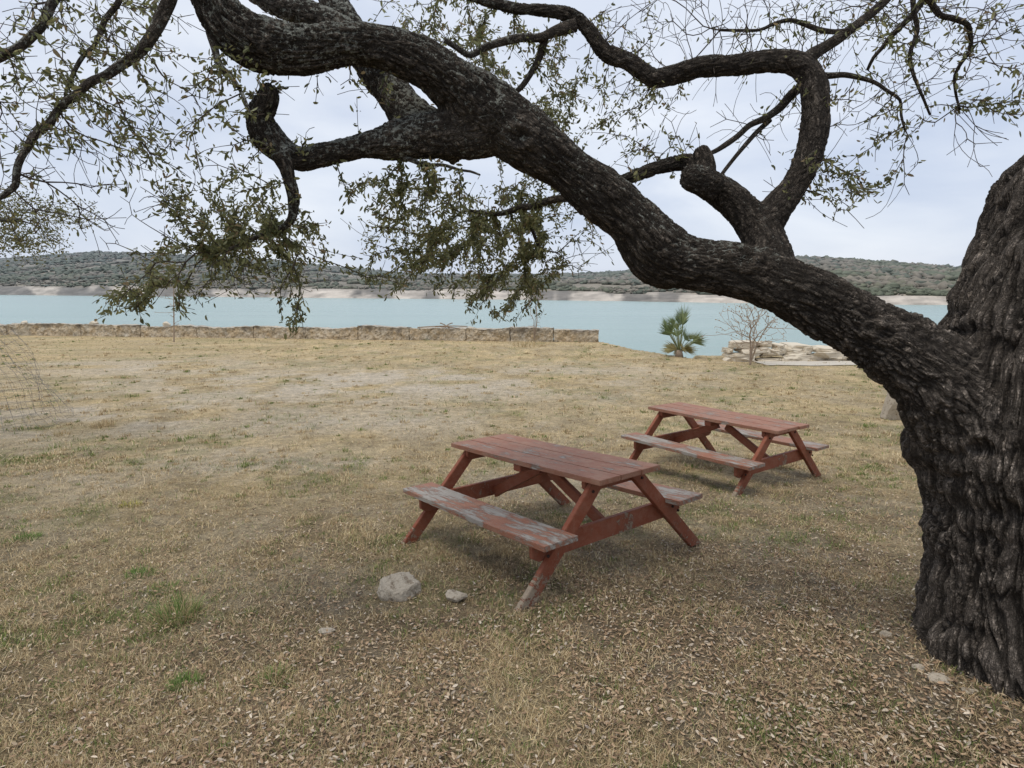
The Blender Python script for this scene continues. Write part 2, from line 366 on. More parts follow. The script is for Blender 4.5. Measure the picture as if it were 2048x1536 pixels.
U('limb',[(1515,480,34),(1550,420,31),(1580,385,29),(1605,340,27),(1625,280,27),(1632,220,27),(1625,160,26),(1595,128,24),(1540,122,21),(1470,130,20),(1400,135,20),(1340,152,20),(1305,155,19),(1260,125,17),(1210,105,16),(1180,65,15),(1150,35,14),(1100,22,12),(1040,18,11),(980,5,10),(900,-20,9)],3.25,3.6,r=.006)
U('branch',[(558,305,20),(575,345,14),(588,400,12),(582,440,9),(560,460,7)],2.98,3.05,r=.004)
VV=[];FF=[];b0=0
for G in UT:
    VV.append(G['V']);FF+=[f+b0 for f in G['F']];b0+=len(G['V'])
tmp=mk('tmp',np.concatenate(VV),FF,M_bark)
m_=tmp.modifiers.new('r','REMESH');m_.mode='VOXEL';m_.voxel_size=.0072
m_=tmp.modifiers.new('s','SMOOTH');m_.factor=.5;m_.iterations=24
dg=bpy.context.evaluated_depsgraph_get();me=bpy.data.meshes.new_from_object(tmp.evaluated_get(dg))
tm=tmp.data;bpy.data.objects.remove(tmp);bpy.data.meshes.remove(tm)
nV=len(me.vertices);V=np.empty(nV*3,np.float32);me.vertices.foreach_get('co',V);V=V.reshape(-1,3).astype(float)
N=np.empty(nV*3,np.float32);me.vertex_normals.foreach_get('vector',N);N=N.reshape(-1,3).astype(float)
li=np.empty(len(me.loops),np.int32);me.loops.foreach_get('vertex_index',li)
FQ=li.reshape(-1,4)
RT=[];CO=[]
for G in UT:
    idx=np.empty(nV,int)
    ds=np.empty(nV)
    for c0 in range(0,nV,20000):
        D=((V[c0:c0+20000,None,:]-G['ce'][None])**2).sum(2);j=D.argmin(1);idx[c0:c0+20000]=j;ds[c0:c0+20000]=np.sqrt(D[np.arange(len(j)),j])
    RT.append(ds/G['rad'][idx]);dv=V-G['ce'][idx]
    u=(dv*G['nr'][idx]).sum(1);w=(dv*G['bn'][idx]).sum(1);L=np.sqrt(u*u+w*w)+1e-6;s=G['s'][idx]+(dv*G['d'][idx]).sum(1)
    CO.append(np.stack([u/L*G['R0'],w/L*G['R0'],s],1)+G['off'])
RT=np.array(RT);RT=RT+.05*(fb3(V*9,31)-.5)[None]*np.array([1]+[-1]*(len(UT)-1))[:,None]
Wt=np.exp(-(RT-RT.min(0))*6);Wt[Wt<.03]=0;Wt/=Wt.sum(0)
def barkpat(co,G):
    q=co/np.array([G['pw'],G['pw'],G['pl']]);wv=np.stack([vn3(q*.45,11)-.5,vn3(q*.45,12)-.5,vn3(q*.45,13)-.5],1)*G['warp']*1.6;q=q+wv
    e=np.minimum(np.abs(fb3(q*.8,1)-.5)*9,np.abs(fb3(q*1.1+5,4)-.5)*9)
    x=np.abs(fb3(q*np.array([.8,.8,1.3])+9,7)-.5)*12
    e=np.minimum(sst(0,1.,e),1-G['xk']+G['xk']*sst(0,1,x));return e,fb3(q*2.7,21)-.5
disp=np.zeros(nV);EE=np.zeros(nV);tn=sst(1.15,2.1,V[:,0])
for ti,G in enumerate(UT):
    k=Wt[ti]>0
    if not k.any():continue
    e,fn=barkpat(CO[ti][k],G);rd=np.minimum(G['ridge'],.16*G['rad'].max())
    if ti==1: rd=rd*(1+1.0*tn[k])
    disp[k]+=Wt[ti][k]*rd*((e-.6)+.6*fn);EE[k]+=Wt[ti][k]*e
KN=[(1788,655,2.90,20),(1755,652,2.9,12),(1500,505,3.07,22),(1535,520,3.07,14),(1042,285,3.06,22),(1395,480,3.12,13),(700,72,2.95,12),(1955,905,2.5,28)]
vis=(N[:,1]<.2)
for (a,b,Y_,rp) in KN:
    p,k=at(a,b,Y_);dirn=p/np.linalg.norm(p);al=V@dirn;perp=np.linalg.norm(V-al[:,None]*dirn,axis=1);cand=np.where((perp<.03)&vis)[0]
    if len(cand)==0:continue
    c0=V[cand[np.argmin(al[cand])]];r=rp*k;v2=(V-c0)*np.array([.75,1,1]);d=np.linalg.norm(v2,axis=1)*(1+.5*(fb3(V*14+a,5)-.5));k2=d<3*r
    ring=np.exp(-((d-r)/(.36*r))**2);pit=np.exp(-(d/(.5*r))**2)
    disp+=np.where(k2,ring*.28*r-pit*.4*r,0);EE=np.where(k2,EE*(1-.6*ring)+1.25*ring*.6,EE)*(1-.7*pit*k2)
V2=V+N*disp[:,None]
me.vertices.foreach_set('co',V2.astype(np.float32).ravel());me.update();me.vertex_normals.foreach_get('vector',(N2:=np.empty(nV*3,np.float32)));N2=N2.reshape(-1,3)
lab=RT.argmin(0);fl=lab[FQ[:,0]]
for ti,G in enumerate(UT):
    fs=FQ[fl==ti]
    if not len(fs):continue
    uq,inv=np.unique(fs,return_inverse=True);inv=inv.reshape(fs.shape)
    mk(G['name'],V2[uq],inv,G['mat'],TREE,True,np.stack([EE[uq],tn[uq],0*EE[uq]],1),CO[ti][uq],N2[uq])
bpy.data.meshes.remove(me)
def br(pts,Y0,Y1,nseg=24,step=.02):
    P=lin(pts,Y0,Y1);Q=[P[0]]
    for a,b in zip(P[:-1],P[1:]):
        L=math.hypot(b[0]-a[0],b[1]-a[1]);j=random.uniform(-.07,.07)*L;nx_,ny_=-(b[1]-a[1])/max(L,1),(b[0]-a[0])/max(L,1)
        Q.append(((a[0]+b[0])/2+nx_*j,(a[1]+b[1])/2+ny_*j,(a[2]+b[2])/2+random.uniform(-.01,.01),(a[3]+b[3])/2));Q.append(b)
    return limb('branch',Q,M_bark,TREE,nseg,step,.14)
br([(565,455,7),(540,465,6),(480,490,4),(430,510,3)],3.05,3.1,10)
br([(1170,382,9),(1100,400,8),(1040,415,7),(985,428,5),(930,420,3)],3.54,3.9,12)
br([(1600,135,15),(1640,100,11),(1700,60,9),(1750,20,8),(1790,-30,8)],3.45,3.6,20)
br([(1615,165,9),(1560,215,8),(1500,250,6),(1450,290,5),(1410,310,4)],3.5,3.4,16)
br([(1540,240,5),(1490,290,5),(1450,340,4),(1420,372,4)],3.5,3.35,12)
br([(1625,150,7),(1690,150,5),(1750,165,4),(1800,200,3),(1810,260,2)],3.4,3.3,10)
br([(1860,-30,9),(1825,30,7),(1790,65,6),(1765,95,4.5),(1735,140,3)],3.2,3.4,12)
br([(1840,-20,7),(1880,30,6),(1935,50,5),(1940,100,4),(1910,150,3),(1920,220,2)],3.0,3.3,12)
br([(1825,-20,5),(1835,60,4.5),(1820,110,4),(1835,170,3),(1860,230,2)],3.1,3.2,10)
br([(1700,60,5),(1640,60,5),(1580,40,4),(1520,60,3),(1440,60,2.5)],3.5,3.7,10)
br([(345,-30,13),(325,30,12),(290,90,10),(240,130,9),(180,165,8),(120,215,7),(70,270,7),(40,320,6),(30,370,6),(0,395,5),(-60,420,5)],2.8,2.6,28,.015)
br([(130,-30,10),(90,40,9),(50,85,8),(0,115,8),(-60,140,8)],2.9,2.7,20)
br([(250,-30,6),(210,40,5),(190,90,4),(150,140,4),(130,190,3)],3.,2.9,10)
br([(1150,50,12),(1080,75,9),(1000,85,8),(940,110,6),(890,80,5)],3.5,3.4,14)
br([(1090,75,8),(1060,150,6),(1020,195,4),(1010,240,2.5)],3.5,3.6,10)
br([(790,312,5),(850,330,4),(920,340,3),(960,350,2)],3.15,3.0,8)
br([(430,5,10),(420,60,8),(440,130,6),(480,180,4),(500,230,3)],2.95,2.7,12)
br([(1040,415,5),(1060,450,4),(1080,500,3)],3.9,3.9,8)

# ================= GROWTH
def grow(seeds,att,bf=.25,step=.05,wob=.10,droop=0.,jt=.0025):
    nodes=[np.array(s_) for s_ in seeds];par=[-1]*len(nodes);pl=[0.]*len(nodes)
    NA=np.array(nodes);A=att
    best=np.full(len(A),1e9);bi=np.zeros(len(A),int)
    for k in range(len(A)):
        d=((NA-A[k])**2).sum(1);j=np.argmin(d);best[k]=d[j]**.5;bi[k]=j
    done=np.zeros(len(A),bool);tips=[-1]*len(A)
    for it in range(len(A)):
        k=int(np.argmin(np.where(done,1e9,best)));done[k]=True
        p0=nodes[bi[k]];p1=A[k];L=np.linalg.norm(p1-p0);n=max(1,int(L/step));base=bi[k]
        off=rng.normal(size=3)*wob*L;off[2]+=droop*L;new=[];cur=base
        for q in range(1,n+1):
            t=q/n;pt=p0*(1-t)+p1*t+off*4*t*(1-t)*.5+(rng.normal(size=3)*jt if q<n else 0)
            nodes.append(pt);par.append(cur);pl.append(pl[cur]+L/n);cur=len(nodes)-1;new.append(cur)
        tips[k]=cur;NN=np.array([nodes[q] for q in new]);PLn=np.array([pl[q] for q in new])
        D=np.sqrt(((A[:,None]-NN[None])**2).sum(2))+bf*PLn[None]
        j=np.argmin(D,axis=1);dm=D[np.arange(len(A)),j];u=dm<best
        best[u]=dm[u];bi[u]=np.array(new)[j[u]]
    return np.array(nodes),np.array(par),tips
def relax(nodes,par,ns,it=3):
    P=nodes.copy();idx=np.arange(ns,len(P))
    for _ in range(it):
        s=np.zeros_like(P);c=np.zeros(len(P));ch=idx[par[idx]>=0];np.add.at(s,par[ch],P[ch]);np.add.at(c,par[ch],1)
        k=idx[(c[idx]>0)];tgt=.5*P[par[k]]+.5*s[k]/c[k][:,None];P[k]=P[k]*.5+tgt*.5
    return P
def twigs(nodes,par,r0=.0014,ex=.42,rmax=.012,ns=4):
    cnt=np.zeros(len(nodes));ch=np.zeros(len(nodes),int)
    for i in range(len(nodes)):
        if par[i]>=0:ch[par[i]]+=1
    for i in range(len(nodes)-1,-1,-1):
        if ch[i]==0:cnt[i]+=1
        if par[i]>=0:cnt[par[i]]+=cnt[i]
    r=np.minimum(r0*np.maximum(cnt,1)**ex,rmax);i=np.where(par>=0)[0]
    p0=nodes[par[i]];p1=nodes[i];isroot=par[par[i]]<0
    r1=r[i];rp=np.where(isroot,r1*1.2,np.minimum(r[par[i]],r1*1.35))
    d=p1-p0;d/=np.linalg.norm(d,axis=1,keepdims=True)+1e-9
    a=np.where(np.abs(d[:,2:])<.9,[[0,0,1.]],[[1.,0,0]]);u=np.cross(d,a);u/=np.linalg.norm(u,axis=1,keepdims=True);w=np.cross(d,u)
    V=[]
    for e,(p,rr) in enumerate(((p0,rp),(p1,r1))):
        for q in range(ns):
            an=2*math.pi*q/ns;V.append(p+rr[:,None]*(u*math.cos(an)+w*math.sin(an)))
    V=np.stack(V,1).reshape(-1,3);b=(np.arange(len(i))*2*ns)[:,None]
    Fq=np.concatenate([b+np.array([[q,(q+1)%ns,ns+(q+1)%ns,ns+q]]) for q in range(ns)])
    return V,Fq,cnt
def leaves(pos,dirs,ln,wd,fold,colr,up=None):
    n=len(pos);d=dirs/(np.linalg.norm(dirs,axis=1,keepdims=True)+1e-9)
    a=rng.normal(size=(n,3)) if up is None else np.cross(d,up+rng.normal(size=(n,3))*.25)
    s=a-d*(a*d).sum(1,keepdims=True);s/=np.linalg.norm(s,axis=1,keepdims=True)+1e-9;nn=np.cross(s,d)
    ln=ln[:,None];wd=wd[:,None];f=fold[:,None]
    P=[pos,pos+d*ln*.3+s*wd*.48+nn*f*wd,pos+d*ln*.72+s*wd*.42+nn*f*wd,pos+d*ln-nn*f*ln*.25,pos+d*ln*.72-s*wd*.42+nn*f*wd,pos+d*ln*.3-s*wd*.48+nn*f*wd]
    V=np.stack(P,1).reshape(-1,3);b=(np.arange(n)*6)[:,None]
    Fq=np.concatenate([b+np.array([[0,1,2,3]]),b+np.array([[0,3,4,5]])])
    return V,Fq,np.repeat(colr,6,0)
# (cx,cy,rx,ry,n,Y0,Y1,leaves per tip)
REG=[(520,470,120,100,200,2.9,3.7,9),(470,530,190,65,200,2.9,3.8,10),(320,590,110,45,80,3.0,3.6,9),(590,585,35,80,60,3.,3.4,8),(440,400,130,80,100,2.8,3.4,6),(215,610,60,30,20,3,3.5,5),(500,330,60,60,30,2.8,3.1,5),
(900,450,190,90,270,3.4,4.8,10),(960,520,180,80,250,3.5,4.8,10),(1080,450,120,110,160,3.6,4.8,8),(820,390,120,60,120,3.0,3.6,8),(1000,590,90,55,90,3.6,4.5,9),(770,540,60,60,50,3.2,4.,7),
(1130,360,70,60,60,3.6,4.6,6),(1170,500,60,60,40,3.8,4.8,3),(120,90,150,110,260,2.5,3.4,1.3),(60,220,110,90,140,2.5,3.2,1.3),(300,200,120,110,180,2.6,3.2,2.4),(330,330,100,80,100,2.6,3.1,2.6),(170,330,180,150,240,2.6,3.2,.15),(260,420,120,90,80,2.8,3.2,0),(80,300,90,70,60,2.6,3.,1.),
(1030,160,160,120,260,3.5,5.,7.),(1100,270,90,80,120,3.6,4.8,7.5),(900,40,120,60,110,3.4,4.4,4),(700,160,120,70,40,2.9,3.4,2.5),(470,170,90,90,80,2.7,3.1,4),(250,60,130,80,160,2.6,3.4,1.8),(700,30,200,50,60,3.3,4.,2),
(1280,230,100,70,90,3.3,4.2,3.6),(1300,310,120,50,60,3.3,4.,3.2),(1660,370,90,50,80,3.0,3.5,4.6),(1590,350,60,50,30,3.1,3.5,3),(1740,330,110,60,50,3.1,3.5,1),
(1700,120,190,140,340,3.0,4.0,.8),(1450,60,260,90,380,3.3,4.4,.1),(1400,210,180,80,130,3.4,4.,.2),(1880,60,130,80,280,2.9,3.8,1.),(1790,220,90,70,140,3.1,3.7,.7),(1950,280,70,70,50,3.,3.3,0),(1700,420,90,40,20,3.1,3.4,.2),(1600,40,200,60,180,3.2,4.,.2),
(2030,40,50,70,60,2.9,3.4,3.),(2040,190,30,70,34,2.9,3.2,5),(1930,150,70,80,100,3.,3.5,1.),(800,200,60,40,10,3.,3.2,2),(580,250,60,60,20,2.9,3.2,3),(1250,60,80,50,80,3.4,4.2,.8),(1500,400,70,40,25,3.2,3.5,.4),(1200,100,100,90,90,3.4,4.,.6),(1560,260,80,50,60,3.3,3.7,.2)]
AT=[];LP=[]
for (cx,cy,rx_,ry_,n,Y0,Y1,lf) in REG:
    for _ in range(n):
        an=rng.random()*6.283;rr=math.sqrt(rng.random())*(1 if rng.random()<.85 else 1.25);p,_k=at(cx+rx_*rr*math.cos(an),cy+ry_*rr*math.sin(an),rng.uniform(Y0,Y1));AT.append(p)
        cl=fbm(p[0]*3.2+9,p[2]*3.2,2,95);LP.append(lf*rng.choice([.5,.8,1.2,1.5])*(.3+1.4*float(sst(.38,.62,cl))))
AT=np.array(AT)
nodes,par,tips=grow(np.array(SEEDS),AT,.30,.05,.09,.05)
nodes=relax(nodes,par,len(SEEDS),4)
V,Fq,cnt=twigs(nodes,par,.0014,.34,.008)
mk('twigs',V,Fq,M_twig,TREE)
pos=[];dr=[]
for k,tp in enumerate(tips):
    nl=rng.poisson(LP[k]*1.15);chain=[tp];q=tp
    for _ in range(4):
        if par[q]>=0:q=par[q];chain.append(q)
    if par[tp]<0:continue
    ax=nodes[tp]-nodes[par[tp]];ax/=np.linalg.norm(ax)+1e-9
    for _ in range(nl):
        c0=nodes[chain[int(rng.integers(0,len(chain)))]];pos.append(c0+rng.normal(size=3)*.013);v=ax*.6+rng.normal(size=3)*.7;v[2]-=.4;dr.append(v)
pos=np.array(pos);dr=np.array(dr);n=len(pos);ln=rng.uniform(.020,.042,n);
pal=np.array([[.17,.178,.082],[.215,.215,.095],[.26,.245,.11],[.125,.135,.065],[.27,.205,.115],[.33,.34,.20]])
cl=pal[rng.choice(6,n,p=[.30,.24,.18,.14,.07,.07])]*rng.uniform(.7,1.25,(n,1))
V,Fq,cv=leaves(pos,dr,ln,ln*rng.uniform(.28,.42,n),rng.uniform(-.25,.45,n),cl)
mk('crown',V,Fq,M_leaf,TREE,False,cv);print('LEAVES',n,'NODES',len(nodes))
# second tree, off frame to the left
T2=empty('leafy_tree',(0,0,0),'olive green tree reaching in from the left edge above the wire cage','tree')
SEEDS=[]
pp=[(-330,860,9,26),(-325,700,9,20),(-300,580,9,17),(-240,500,9,13),(-160,460,9,9),(-60,440,9,6),(40,440,9,4)]
limb('trunk',pp,M_bark,T2,20,.06)
at2=[]
for (cx,cy,rx_,ry_,n) in((20,440,120,60,170),(60,490,80,35,50),(-120,430,160,90,160),(150,430,60,25,24)):
    for _ in range(n):
        an=rng.random()*6.283;rr=math.sqrt(rng.random());q,_k=at(cx+rx_*rr*math.cos(an),cy+ry_*rr*math.sin(an),rng.uniform(8.2,9.8));at2.append(q)
nd,pr,tp=grow(np.array(SEEDS),np.array(at2),.3,.09,.1)
V,Fq,_=twigs(nd,pr,.003,.42,.02);mk('twigs',V,Fq,M_twig,T2)
pos=[];dr=[]
for q in tp:
    for _ in range(int(rng.integers(8,22))):pos.append(nd[q]+rng.normal(size=3)*.06);dr.append(rng.normal(size=3))
pos=np.array(pos);dr=np.array(dr);n=len(pos);ln=rng.uniform(.03,.055,n)
cl=np.array([[.17,.17,.07],[.22,.195,.08],[.11,.12,.05]])[rng.integers(0,3,n)]*rng.uniform(.7,1.2,(n,1))
V,Fq,cv=leaves(pos,dr,ln,ln*.42,rng.uniform(0,.3,n),cl);mk('crown',V,Fq,M_leaf,T2,False,cv)
# bare shrubs
def shrub(name,px_,py_,top,wid,n,label,cat_,r0=.004,tr=3,leaf=0):
    b,k=gh(px_,py_);H=(py_-top)*k;W=wid*k/2;root=empty(name,b,label,cat_)
    seeds=[];
    for s_ in range(tr):
        a=rng.normal(size=2)*W*.12
        for h in np.linspace(0,.35 if tr>1 else .7,10):seeds.append(np.array([a[0]*h*3,a[1]*h*3,h*H]))
    A=[]
    for _ in range(n):
        t=rng.random()**.8;w=W*(.25+.75*math.sin(math.pi*min(1,.15+.75*t)));A.append([rng.normal()*w*.5,rng.normal()*w*.5,H*(.2+.8*t)])
    sd=np.array(seeds);nodes,par,tp=grow(sd,np.array(A),.55,.08,.05)
    par=par.copy()
    for i in range(len(sd)):
        if i%10: par[i]=i-1
    V,Fq,_=twigs(nodes,par,r0,.42,.05);mk('stems',V,Fq,M_shrub,root)
    if leaf:
        m=len(tp)*leaf;pos=np.repeat(nodes[tp],leaf,0)+rng.normal(size=(m,3))*.05;ln=rng.uniform(.04,.07,m)
        V,Fq,cv=leaves(pos,rng.normal(size=(m,3)),ln,ln*.5,ln*0+.1,np.tile([[.40,.28,.17]],(m,1))*rng.uniform(.7,1.2,(m,1)));mk('dry_foliage',V,Fq,M_leaf,root,False,cv)
    return root
shrub('bare_shrub',1500,730,606,130,220,'wide bare light brown shrub in front of the stacked limestone slabs','shrub',.0058,4,2)
shrub('bare_shrub',1068,684,560,46,80,'narrow bare upright shrub against the right part of the stone wall','shrub',.006,3)
shrub('bare_sapling',348,684,530,50,40,'thin leafless sapling in front of the left part of the stone wall','sapling',.008,1,1)
# ================= TABLES
def prism(pts,axis_u0,axis_u1,bev=.004):
    bm=bmesh.new();a=[bm.verts.new((axis_u0,w,z)) for w,z in pts];b=[bm.verts.new((axis_u1,w,z)) for w,z in pts];n=len(pts)
    bm.faces.new(a);bm.faces.new(b[::-1])
    for i in range(n):bm.faces.new((a[i],b[i],b[(i+1)%n],a[(i+1)%n]))
    bmesh.ops.recalc_face_normals(bm,faces=bm.faces);bmesh.ops.bevel(bm,geom=bm.edges[:],offset=bev,segments=2,affect='EDGES');return bm
def join(bms):
    out=bmesh.new()
    for b in bms:
        me=bpy.data.meshes.new('t');b.to_mesh(me);b.free();out.from_mesh(me);bpy.data.meshes.remove(me)
    return out
def boards(ws,z0,z1,L,sag=.0,jit=0):
    bl=[]
    for (w0,w1) in ws:
        e=jit*random.uniform(-1,1);bm=bmesh.new();bmesh.ops.create_cube(bm,size=1)
        for v in bm.verts:
            v.co=Vector((v.co.x*L+e,(w0+w1)/2+v.co.y*(w1-w0),(z0+z1)/2+v.co.z*(z1-z0)))
        ed=[q for q in bm.edges if abs(q.verts[0].co.x-q.verts[1].co.x)>.5]
        bmesh.ops.subdivide_edges(bm,edges=ed,cuts=40)
        for v in bm.verts:
            v.co.z-=sag*(1-(v.co.x/(L/2))**2);v.co.y+=.0012*mn.noise(Vector((v.co.x*14,w0*31,v.co.y*3)));v.co.z+=.0015*mn.noise(Vector((v.co.x*11,w0*17,5)))
        ed=[q for q in bm.edges if len(q.link_faces)==2 and q.calc_face_angle(0)>1.]
        bmesh.ops.bevel(bm,geom=ed,offset=.003,segments=2,affect='EDGES');bl.append(bm)
    return join(bl)
Lh=.905;W=.305;h=.746;ul=.735;S_=.905;wi=.515;wo=.80;hs=.435;th=.036
def table(label,loc,yaw,a,b):
    R=Matrix.Rotation(a,3,'X')@Matrix.Rotation(b,3,'Y')@Matrix.Rotation(yaw,3,'Z')
    root=empty('picnic_table',loc,label,'picnic table','picnic tables under the oak',R.to_euler())
    gp=.005;bw=(2*W-2*gp)/3
    bmo('tabletop',boards([(-W+i*(bw+gp),-W+i*(bw+gp)+bw) for i in range(3)],h-th,h,2*Lh,.004,.008),P_top,root)
    for sgn in(-1,1):
        ws=[(wi,wo)] if sgn>0 else [(-wo,-wi)]
        bmo('seat',boards(ws,hs-th,hs,2*Lh,.008,.004),P_seat,root)
        for uu in(-1,1):
            wt,wb,hw=.17,S_,.068
            pts=[(sgn*(wt-hw),h-th-.002),(sgn*(wt+hw),h-th-.002),(sgn*(wb+hw),-.035),(sgn*(wb-hw),-.035)]
            lg=bmo('leg',prism(pts,uu*ul,uu*(ul+.042)),P_leg,root)
            for (w_,z_) in ((.665,.305),(.60,.35),(.25,.64)):
                bm=bmesh.new();bmesh.ops.create_cone(bm,cap_ends=True,segments=10,radius1=.011,radius2=.009,depth=.01,matrix=Matrix.Translation((uu*(ul+.046),sgn*w_,z_))@Matrix.Rotation(math.pi/2*uu,4,'Y'))
                bmo('bolt',bm,M_bolt,lg)
    for uu in(-1,1):
        z1=hs-th-.003;z0=z1-.135;e=wo-.05
        bmo('cross_beam',prism([(-e,z1),(e,z1),(e,z0+.03),(e-.05,z0),(-e+.05,z0),(-e,z0+.03)],uu*(ul-.003),uu*(ul-.043)),P_leg,root)
        e=W-.03;z1=h-th-.003;z0=z1-.085
        bmo('top_cleat',prism([(-e,z1),(e,z1),(e,z0+.03),(e-.04,z0),(-e+.04,z0),(-e,z0+.03)],uu*(ul-.003),uu*(ul-.043)),P_leg,root)
        bm=bmesh.new();p0=Vector((uu*.06,0,h-.13));p1=Vector((uu*(ul-.05),0,.29));d=(p1-p0).normalized();n=Vector((-d.z,0,d.x))
        bmesh.ops.create_cube(bm,size=1);Lb=(p1-p0).length
        for v in bm.verts:
            q=v.co.copy();v.co=(p0+p1)/2+d*q.x*Lb+n*q.z*.085+Vector((0,q.y*.038,0))
        bmesh.ops.bevel(bm,geom=bm.edges[:],offset=.004,segments=2,affect='EDGES');bmo('brace',bm,P_leg,root)
    e=W-.02;z1=h-th-.003
    bmo('top_cleat',prism([(-e,z1),(e,z1),(e,z1-.06),(-e,z1-.06)],-.045,.045),P_leg,root)
    return root
table('red-brown picnic table in the foreground with a heavily peeling grey bench, nearer of the two',(.286,4.581,-2.066),-.909,-.062,-.036)
table('red-brown picnic table farther back, close to the oak trunk, smaller of the two in view',(2.552,7.091,-2.300),-.953,-.02,-.004)
# ================= ROCKS
bm=bmesh.new();bmesh.ops.create_icosphere(bm,subdivisions=5,radius=1);RVv=np.array([v.co[:] for v in bm.verts]);RFf=np.array([[v.index for v in f.verts] for f in bm.faces]);bm.free()
bm=bmesh.new();bmesh.ops.create_icosphere(bm,subdivisions=4,radius=1);RV4=np.array([v.co[:] for v in bm.verts]);RF4=np.array([[v.index for v in f.verts] for f in bm.faces]);bm.free()
def rock(name,loc,sz,seed,label,mat=None,group=None,rz=0,sink=.3,boxy=.6,tilt=0,cat_='rock',sq=0):
    r=np.random.default_rng(seed);B0=RV4 if sq else RVv;V=B0.copy()
    if sq:
        V=np.sign(V)*np.abs(V)**.3;V[:,2]=np.clip(V[:,2],-.8,.8)
        a=np.arctan2(V[:,1],V[:,0]);V[:,:2]*=(1+.14*np.sin(a*2+seed)+.1*np.sin(a*3+seed*2))[:,None]
        V*=.88
    for _ in range(14 if not sq else 6):
        nn=r.normal(size=3)*(1 if not sq else np.array([1,1,.4]));nn/=np.linalg.norm(nn);d=r.uniform(boxy,.92);q=V@nn;m_=q>d;V[m_]-=np.outer(q[m_]-d,nn)
    if not sq:
        for ax in((.1,-.1,1),(0,0,-1)):
            nn=np.array(ax,float)+r.normal(size=3)*.15;nn/=np.linalg.norm(nn);q=V@nn;m_=q>.6;V[m_]-=np.outer(q[m_]-.6,nn)
    for i in range(len(V)):
        p=Vector(B0[i])*2+Vector((seed,0,0));V[i]*=1+.09*mn.noise(p)+.07*mn.noise(p*3.3)+.04*mn.noise(p*8)+.025*mn.noise(p*17)
    V=V*np.array(sz)/np.array([1,1,.6 if not sq else .75]) 
    o=mk(name,V,RF4 if sq else RFf,mat or M_st,None,not sq);o.location=(loc[0],loc[1],loc[2]+sz[2]*(1-sink));o.rotation_euler=(tilt,tilt*.5,rz)
    return tag(o,label,cat_,group)
def grock(px_,py_,wpx,hpx,seed,label,**k):
    p,kk=gh(px_,py_);w=wpx*kk/2;hh=hpx*kk/2*1.0;return rock('rock',p,(w,w*.8,hh),seed,label,**k)
grock(800,1190,88,40,3,'pale angular limestone rock below the front picnic table, largest loose rock on the grass',rz=.3)
grock(912,1200,46,20,8,'small pale rock lying just right of the largest loose rock',boxy=.5)
grock(655,1264,36,7,12,'flat small white stone in the litter left of the table leg')
grock(1772,1272,26,11,15,'small grey stone at the left foot of the oak trunk')
grock(1838,1336,28,6,18,'flat pale stone beside the lower oak root',boxy=.5)
grock(1878,1362,42,12,22,'pinkish angular stone in front of the oak trunk base',boxy=.5)
grock(1938,1384,28,7,25,'flat tan stone nearest the bottom of the oak trunk',boxy=.5)
grock(1784,838,48,70,31,'upright grey boulder half hidden behind the oak trunk',sink=.2)
i=0
for lay in range(4):
    x_=7.35+.1*lay
    while x_<11.9:
        w=rng.choice([.18,.28,.4,.6,.75])*rng.uniform(.85,1.15);y_=20.95+lay*.14+rng.uniform(-.12,.12);x_+=w
        th_=rng.uniform(.06,.12);zt=float(g(x_,20.8))-.05+lay*.15+rng.uniform(-.03,.03)
        if not(lay==3 and (rng.random()<.4 or x_>11.)):
            rock('limestone_slab',(x_,y_,zt),(w*1.06,rng.uniform(.35,.6),th_),100+i,'pale limestone slab in the stacked rock pile beside the boat ramp',M_slab,'limestone slabs piled by the boat ramp',rng.uniform(-.25,.25),.1,.7,rng.uniform(-.12,.12),'rock slab',1)
        x_+=w*.93;i+=1
for i,(a_,b_,w_,h_) in enumerate(((1215,684,40,10),(1250,690,30,8),(1290,697,26,9))):
    grock(a_,b_,w_,h_,60+i,['flat slab lying at the right end of the stone wall','flat stone on the shore edge right of the wall end','small stone on the shore edge left of the palm'][i],mat=M_slab)
